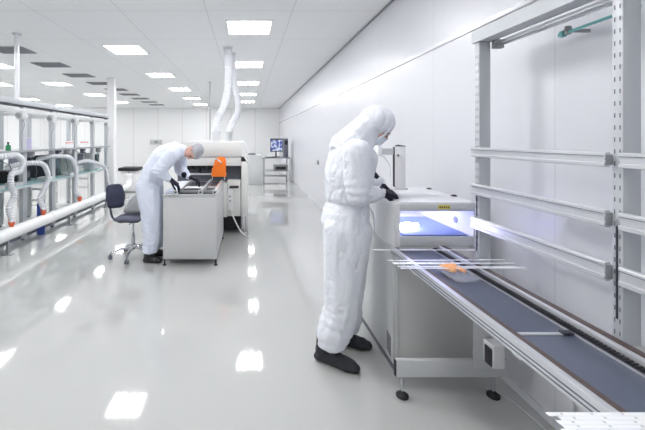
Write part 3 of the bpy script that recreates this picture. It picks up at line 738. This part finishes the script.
# ------------------------------------------------------------------ people
def frame_of(f, n):
    f = Vector(f).normalized(); n = Vector(n); n = (n - f*n.dot(f)).normalized(); s = f.cross(n)
    return f, n, s
def hand(parent, wrist, f, n, side, curl=(25, 30, 20), name='glove', m=None, sc=1.0, voxel=.0042):
    """side=+1: thumb towards f x n"""
    f, n, s = frame_of(f, n); s = s*side
    w = Vector(wrist); b = B()
    k = .088*sc
    b.hull((w, .026*sc), (w+f*.03*sc+s*.01*sc, .022*sc), (w+f*.03*sc-s*.012*sc, .021*sc))
    b.hull((w+f*.02*sc+s*.014*sc, .018*sc), (w+f*.02*sc-s*.018*sc, .017*sc), (w+f*k+s*.028*sc, .0125*sc), (w+f*k-s*.028*sc, .0115*sc), (w+f*k*1.04+s*.008*sc, .0125*sc))
    for j, (off, ln) in enumerate(((.029, .92), (.0095, 1.0), (-.0105, .95), (-.029, .76))):
        p = w + f*(k-.005*abs(j-1)) + s*off*sc; a = 0
        sp = math.radians((off/.029)*5)
        d0 = (f*math.cos(sp) + s*math.sin(sp)).normalized()
        r = .0092*sc
        for seg, (L, cu) in enumerate(zip((.044, .027, .021), curl)):
            a += math.radians(cu)
            d = d0*math.cos(a) - n*math.sin(a)
            q = p + d*L*ln*sc
            b.hull((p, r), (q, r*.92)); p = q; r *= .92
    p = w + f*.022*sc + s*.02*sc; d = (f*.62 + s*.72 - n*.28).normalized()
    q = p + d*.042*sc; b.hull((p, .0145*sc), (q, .0115*sc))
    d2 = (f*.85 + s*.38 - n*.35).normalized(); q2 = q + d2*.03*sc; b.hull((q, .0112*sc), (q2, .0105*sc))
    d3 = (f*.95 + s*.05 - n*.35).normalized(); q3 = q2 + d3*.024*sc; b.hull((q2, .0105*sc), (q3, .0088*sc))
    # cuff
    b.hull((w-f*.065*sc, .036*sc), (w-f*.01*sc, .029*sc))
    return remesh(b, name, m or M['glove'], parent, voxel, it=2)
def wrinkle(amp, seed=0.0, knees=()):
    def fn(co, n):
        q = co + Vector((seed, seed*.7, 0))
        q = q + noise.noise_vector(q*5)*.045
        r = max(0, 1-abs(noise.noise(Vector((q.x*10, q.y*10, q.z*6+q.x*5))))*3.2)
        r2 = max(0, 1-abs(noise.noise(Vector((q.x*21+3, q.y*21, q.z*13-q.x*9))))*3.2)
        r3 = max(0, 1-abs(noise.noise(Vector((q.x*7-8, q.y*7, q.z*16))))*3.4)
        l = noise.noise(q*3.2)
        d = amp*(-.62*r*r - .40*r2*r2 + .45*r3*r3*r + .45*l + .25)
        for (c, R, s) in knees:
            dd = (co-Vector(c)).length
            if dd < R:
                w = (1-dd/R); d += s*w*math.sin((co.z-c[2])*95 + 5*noise.noise(q*7))
        return d
    return fn
def shoe(parent, heel, toe, m, h=.10, name='shoe_cover', r=.045):
    heel = Vector(heel); toe = Vector(toe); d = (toe-heel).normalized(); s = Vector((-d.y, d.x, 0)); L = (toe-heel).length
    b = B()
    z = lambda p, h_: Vector((p.x, p.y, h_))
    hc = heel + d*.045; bc = toe - d*.085; tc = toe - d*.04
    b.hull((z(hc, .03), (.042, .042, .028)), (z(hc+d*.02, h*.75), (.042, .042, .03)), (z(heel+d*L*.42, .03), (.04, .04, .028)), (z(heel+d*L*.36, h*.8), (.035, .035, .03)))
    b.hull((z(heel+d*L*.35, .03), (.042, .042, .028)), (z(heel+d*L*.35, h*.75), (.034, .034, .03)), (z(bc+s*.012, .03), (.043, .043, .028)), (z(bc-s*.012, .03), (.043, .043, .028)), (z(bc, .055), (.035, .035, .025)), (z(tc, .028), (.038, .038, .026)), (z(tc, .04), (.03, .03, .022)))
    b.hull((z(hc+d*.02, h*.7), .05), (z(hc+d*.025, h+.085), .046))
    o = remesh(b, name, m, parent, .0075, lambda co, n: .004*noise.noise(co*30)+.003*noise.noise(co*60) if co.z > .02 else 0, it=2)
    zmin = min(v.co.z for v in o.data.vertices)
    for v in o.data.vertices:
        v.co.z = max(v.co.z - zmin - ORG[o].z*0 , 0)
    return o

def head_mesh(b, c, fw, up, sc=1.0):
    """adds a head with face to b; fw = face direction, up = crown direction"""
    f, u, s = frame_of(fw, up)
    R = Matrix((f, s, u)).transposed()
    P = lambda x, y, z: Vector(c) + (f*x + s*y + u*z)*sc
    b.ell(P(-.01, 0, .025), (.093*sc, .074*sc, .092*sc), 3, R)
    b.ell(P(.025, 0, -.03), (.062*sc, .056*sc, .075*sc), 3, R)
    b.hull((P(.065, 0, -.082), .020*sc), (P(.0, .04, -.06), .02*sc), (P(.0, -.04, -.06), .02*sc))
    b.hull((P(.082, 0, .012), .008*sc), (P(.102, 0, -.022), .011*sc), (P(.088, .010, -.026), .008*sc), (P(.088, -.010, -.026), .008*sc))
    b.hull((P(.080, .018, -.055), .007*sc), (P(.080, -.018, -.055), .007*sc), (P(.086, 0, -.053), .008*sc))
    b.hull((P(.076, .035, .022), .009*sc), (P(.083, .0, .024), .009*sc)); b.hull((P(.076, -.035, .022), .009*sc), (P(.083, 0, .024), .009*sc))
    for sg in (-1, 1):
        b.hull((P(-.008, .076*sg, .015), (.012, .008, .018)), (P(-.004, .073*sg, -.02), (.008, .006, .01)))
    return P, R
def eyes(parent, P, sc=1.0):
    for sg in (-1, 1):
        B().ell(P(.072, .031*sg, .002), (.012*sc,)*3, 2).build('eye', M['eye'], parent)

# --- standing person at the tunnel machine (faces +X)
pr = thing('person', 'person in white hooded coverall and black overshoes standing bent over the white machine', 'person', (.66, 2.45, 0))
HC = Vector((.895, 2.46, 1.578)); HF = Vector((.80, -.10, -.60)); HU = Vector((.60, 0, .80))
bd = B()
P, R = head_mesh(bd, HC, HF, HU)
bd.hull((HC+Vector((-.03, 0, -.06)), .055), (Vector((.77, 2.46, 1.44)), .065))
bd.hull(((.72, 2.36, 1.40), .07), ((.72, 2.56, 1.40), .07), ((.69, 2.46, 1.2), (.09, .12, .08)))
bd.hull(((.69, 2.46, 1.2), (.09, .12, .08)), ((.68, 2.46, .95), (.10, .13, .10)))
for hip, knee, ank in (((.68, 2.38, .90), (.65, 2.37, .48), (.56, 2.37, .10)), ((.69, 2.54, .90), (.70, 2.55, .48), (.72, 2.57, .10))):
    bd.hull((hip, .085), (knee, .055)); bd.hull((knee, .055), (ank, .036))
SH, EL, WR = Vector((.70, 2.27, 1.415)), Vector((.70, 2.24, 1.145)), Vector((.885, 2.36, 1.138))
SH2, EL2, WR2 = Vector((.72, 2.65, 1.415)), Vector((.75, 2.72, 1.20)), Vector((.965, 2.62, 1.185))
for a_, e_, w_ in ((SH, EL, WR), (SH2, EL2, WR2)):
    bd.hull((a_, .052), (e_, .040)); bd.hull((e_, .040), (w_, .026))
    bd.hull((w_, .022), (w_+(w_-e_).normalized()*.025, (.016, .018, .012)))
remesh(bd, 'body', M['skin'], pr, .0085, it=2)
eyes(pr, P)
# coverall
s = B()
s.hull(((.675, 2.46, .93), (.165, .185, .10)), ((.69, 2.46, 1.04), (.155, .178, .05)))
s.hull(((.70, 2.46, 1.09), (.158, .178, .06)), ((.705, 2.46, 1.26), (.165, .195, .08)))
s.hull(((.705, 2.46, 1.26), (.165, .195, .08)), ((.70, 2.46, 1.40), (.125, .19, .085)))
s.hull(((.70, 2.46, 1.452), (.128, .14, .105)), ((.835, 2.46, 1.595), (.088, .095, .092)))
s.hull(((.72, 2.46, 1.28), (.165, .16, .08)), ((.78, 2.46, 1.38), (.12, .15, .07)))
s.hull(((.735, 2.46, 1.41), (.10, .16, .07)), ((.80, 2.46, 1.49), (.095, .10, .06)))
s.hull(((.77, 2.46, 1.46), (.10, .10, .06)), ((.845, 2.46, 1.585), (.09, .095, .09)))
# hood: around the skull, open at the face
f_, u_, s_ = frame_of(HF, HU); Rh = Matrix((f_, s_, u_)).transposed()
s.ell(HC - f_*.035 + u_*.028, (.108, .105, .118), 3, Rh)
s.ell(HC - f_*.0 + u_*.052, (.098, .098, .094), 3, Rh)
s.hull((HC - f_*.05 - u_*.03, .092), (Vector((.79, 2.46, 1.47)), (.10, .11, .06)))
s.hull((HC - f_*.0 - u_*.075, (.07, .072, .05)), (Vector((.80, 2.46, 1.47)), (.08, .10, .05)))
for a_, e_, w_ in ((SH, EL, WR), (SH2, EL2, WR2)):
    s.hull((a_+Vector((.01, 0, .0)), (.088, .075, .085)), (Vector((.72, 2.46, 1.38)), (.11, .11, .08)))
    s.hull((a_, (.088, .075, .085)), (a_.lerp(e_, .6), (.085, .070, .07)))
    s.hull((a_.lerp(e_, .6), (.085, .070, .07)), (e_, (.075, .066, .068)))
    s.hull((e_, (.072, .066, .066)), (e_.lerp(w_, .55), (.062, .060, .060)))
    s.hull((e_.lerp(w_, .55), (.062, .060, .060)), (e_.lerp(w_, .93), .040))
    s.hull((e_.lerp(w_, .9), .040), (w_ + (w_-e_).normalized()*.022, .037))
s.hull(((.675, 2.38, .90), (.165, .11, .10)), ((.655, 2.37, .62), (.140, .115, .08)))
s.hull(((.655, 2.37, .62), (.140, .115, .08)), ((.635, 2.37, .38), (.125, .112, .08)))
s.hull(((.635, 2.37, .38), (.125, .112, .08)), ((.580, 2.37, .20), (.118, .105, .05)))
s.hull(((.580, 2.37, .20), (.118, .105, .05)), ((.565, 2.37, .125), (.095, .085, .03)))
s.hull(((.69, 2.54, .90), (.155, .11, .10)), ((.69, 2.56, .55), (.130, .11, .08)))
s.hull(((.69, 2.56, .55), (.130, .11, .08)), ((.715, 2.57, .22), (.115, .105, .05)))
s.hull(((.715, 2.57, .22), (.115, .105, .05)), ((.72, 2.57, .13), (.09, .085, .03)))
base = wrinkle(.0085, 1.3, [((.60, 2.37, .25), .22, .006), ((.70, 2.57, .25), .22, .006), (tuple(EL), .16, .006), ((.68, 2.46, .98), .14, .004)])
def suit_fn(co, n):
    d = base(co, n)
    if abs(co.z-1.035) < .035 and (co.x < .86): d -= .006*(1-abs(co.z-1.035)/.035)     # elastic waist
    return d
remesh(s, 'coverall', M['suit'], pr, .0072, suit_fn, it=6)
# elastic rim of the hood
rim = [HC + f_*(.052+.012*math.cos(a*2)) + s_*(.070*math.cos(a)) + u_*(.010+.088*math.sin(a)) for a in [2*PI*k/28 for k in range(29)]]
B().tube(rim, .008, 8).build('hood_rim', M['suit'], pr)
b = B().hull((P(.090, 0, -.03), (.02, .02, .012)), (P(.082, 0, -.08), (.018, .02, .012)), (P(.055, .045, -.045), .012), (P(.055, -.045, -.045), .012), (P(.045, .035, -.09), .010), (P(.045, -.035, -.09), .010))
remesh(b, 'face_mask', M['mask'], pr, .005)
b = B()
for sg in (-1, 1):
    pts = [P(.088, .031*sg + .024*math.cos(a), .002+.017*math.sin(a)) for a in [2*PI*k/16 for k in range(17)]]
    b.tube(pts, .0022, 6); b.tube([P(.086, .055*sg, .004), P(.02, .075*sg, .012)], .002, 6)
b.tube([P(.09, -.007, .004), P(.09, .007, .004)], .002, 6).build('glasses', M['black'], pr)
shoe(pr, (.458, 2.435, 0), (.725, 2.262, 0), M['cover'], .10)
shoe(pr, (.645, 2.61, 0), (.895, 2.52, 0), M['cover'], .09)
hand(pr, WR+Vector((.012, .006, 0)), (.90, .28, -.10), (.05, -.6, 1), 1, (34, 55, 30), sc=1.12)
hand(pr, WR2+Vector((.01, 0, 0)), (.70, -.30, -.75), (.5, .1, .8), -1, (-8, 30, 30), sc=1.0)
B().tube(catmull([(.845, 2.44, 1.03), (.862, 2.40, .98), (.852, 2.38, .90)]), .004, 6).tube(catmull([(.845, 2.44, 1.03), (.868, 2.43, .95), (.870, 2.42, .86)]), .004, 6).build('waist_tie', M['suit'], pr)

# --- leaning person at the cabinet (faces +X, bent over)
pl = thing('person', 'person in bluish coverall and hairnet leaning far over the grey cabinet', 'person', (-1.18, 4.42, 0))
HC = Vector((-.665, 4.36, 1.345)); HF = Vector((-.28, -.34, -.90)); HU = Vector((.93, -.05, -.28))
bd = B()
P2, R2 = head_mesh(bd, HC, HF, HU)
bd.hull((HC+Vector((-.04, .01, .0)), .055), (Vector((-.84, 4.40, 1.31)), .06))
bd.hull(((-.92, 4.32, 1.30), .065), ((-.92, 4.50, 1.30), .065), ((-1.10, 4.42, 1.12), (.09, .12, .09)))
bd.hull(((-1.10, 4.42, 1.12), (.09, .12, .09)), ((-1.20, 4.42, .96), (.10, .13, .10)))
for hip, knee, ank in (((-1.20, 4.34, .92), (-1.16, 4.33, .50), (-1.19, 4.34, .10)), ((-1.20, 4.51, .92), (-1.15, 4.54, .50), (-1.16, 4.56, .10))):
    bd.hull((hip, .085), (knee, .055)); bd.hull((knee, .055), (ank, .036))
LS, LE, LW = Vector((-.885, 4.20, 1.31)), Vector((-1.03, 4.14, 1.13)), Vector((-.92, 4.20, 1.02))
LS2, LE2, LW2 = Vector((-.86, 4.60, 1.32)), Vector((-.87, 4.64, 1.10)), Vector((-.74, 4.50, 1.02))
for a_, e_, w_ in ((LS, LE, LW), (LS2, LE2, LW2)):
    bd.hull((a_, .052), (e_, .040)); bd.hull((e_, .040), (w_, .026)); bd.hull((w_, .022), (w_+(w_-e_).normalized()*.025, (.016, .018, .012)))
remesh(bd, 'body', M['skin'], pl, .0095, it=2)
eyes(pl, P2)
s = B()
s.hull(((-1.215, 4.42, .94), (.155, .18, .11)), ((-1.16, 4.42, 1.08), (.150, .175, .09)))
s.hull(((-1.17, 4.42, 1.08), (.150, .175, .10)), ((-1.05, 4.41, 1.28), (.135, .19, .13)))
s.hull(((-1.04, 4.41, 1.28), (.135, .19, .14)), ((-.90, 4.40, 1.35), (.10, .175, .12)))
s.hull(((-.89, 4.40, 1.34), (.08, .12, .10)), ((-.78, 4.385, 1.345), (.05, .085, .085)))
for a_, e_, w_ in ((LS, LE, LW), (LS2, LE2, LW2)):
    s.hull((a_, (.085, .075, .085)), (Vector((-.95, 4.41, 1.30)), (.10, .11, .09)))
    s.hull((a_, (.092, .078, .088)), (e_, (.085, .070, .080)))
    s.hull((e_, (.080, .068, .074)), (e_.lerp(w_, .5), (.064, .060, .060)))
    s.hull((e_.lerp(w_, .5), (.064, .060, .060)), (w_, .036))
s.hull(((-1.215, 4.34, .92), (.155, .11, .10)), ((-1.175, 4.33, .60), (.125, .105, .08)))
s.hull(((-1.175, 4.33, .60), (.125, .105, .08)), ((-1.165, 4.34, .30), (.105, .10, .06)))
s.hull(((-1.165, 4.34, .30), (.105, .10, .06)), ((-1.185, 4.34, .13), (.095, .09, .03)))
s.hull(((-1.215, 4.51, .92), (.155, .11, .10)), ((-1.165, 4.54, .60), (.125, .105, .08)))
s.hull(((-1.165, 4.54, .60), (.125, .105, .08)), ((-1.155, 4.56, .13), (.09, .09, .03)))
remesh(s, 'coverall', M['suitblue'], pl, .009, wrinkle(.010, 4.1, [(tuple(LE), .16, .008), ((-1.18, 4.34, .25), .2, .005), ((-1.2, 4.42, 1.0), .12, .004)]), it=3)
f_, u_, s_ = frame_of(HF, HU); Rh = Matrix((f_, s_, u_)).transposed()
b = B().ell(HC - f_*.028 + u_*.040, (.096, .092, .088), 3, Rh)
b.ell(HC + u_*.055 - f_*.005, (.088, .086, .066), 3, Rh)
remesh(b, 'hairnet', M['net'], pl, .007, lambda co, n: .004*noise.noise(co*35), it=1)
shoe(pl, (-1.27, 4.32, 0), (-1.02, 4.30, 0), M['black'], .085, 'shoe')
shoe(pl, (-1.25, 4.58, 0), (-1.02, 4.56, 0), M['black'], .085, 'shoe')
hand(pl, LW+Vector((.01, 0, 0)), (.75, .15, -.55), (.1, -.2, 1), 1, (26, 38, 24), sc=1.2, voxel=.005)
hand(pl, LW2+Vector((.01, 0, 0)), (.88, -.25, -.30), (.1, .1, 1), -1, (24, 36, 20), sc=1.15, voxel=.005)

# ------------------------------------------------------------------ world, camera
w = bpy.data.worlds.new('world'); bpy.context.scene.world = w; w.use_nodes = True
w.node_tree.nodes['Background'].inputs[0].default_value = (.8, .85, 1, 1); w.node_tree.nodes['Background'].inputs[1].default_value = .2
cam = bpy.data.cameras.new('camera'); co = bpy.data.objects.new('camera', cam); COL.objects.link(co)
co.location = (0, 0, CH); co.rotation_euler = (PI/2, 0, 0)
cam.sensor_fit = 'HORIZONTAL'; cam.sensor_width = 36; cam.lens = F/645*36
cam.shift_x = (322.5-VX)/645; cam.shift_y = -(215-HY)/645
cam.clip_start = .02; cam.clip_end = 60
sc = bpy.context.scene; sc.camera = co
vs = sc.view_settings; vs.view_transform = 'Standard'; vs.look = 'None'; vs.gamma = 1; vs.exposure = .33; vs.use_curve_mapping = False
cy = sc.cycles; cy.max_bounces = 10; cy.diffuse_bounces = 6; cy.glossy_bounces = 4
cy.sample_clamp_indirect = 8
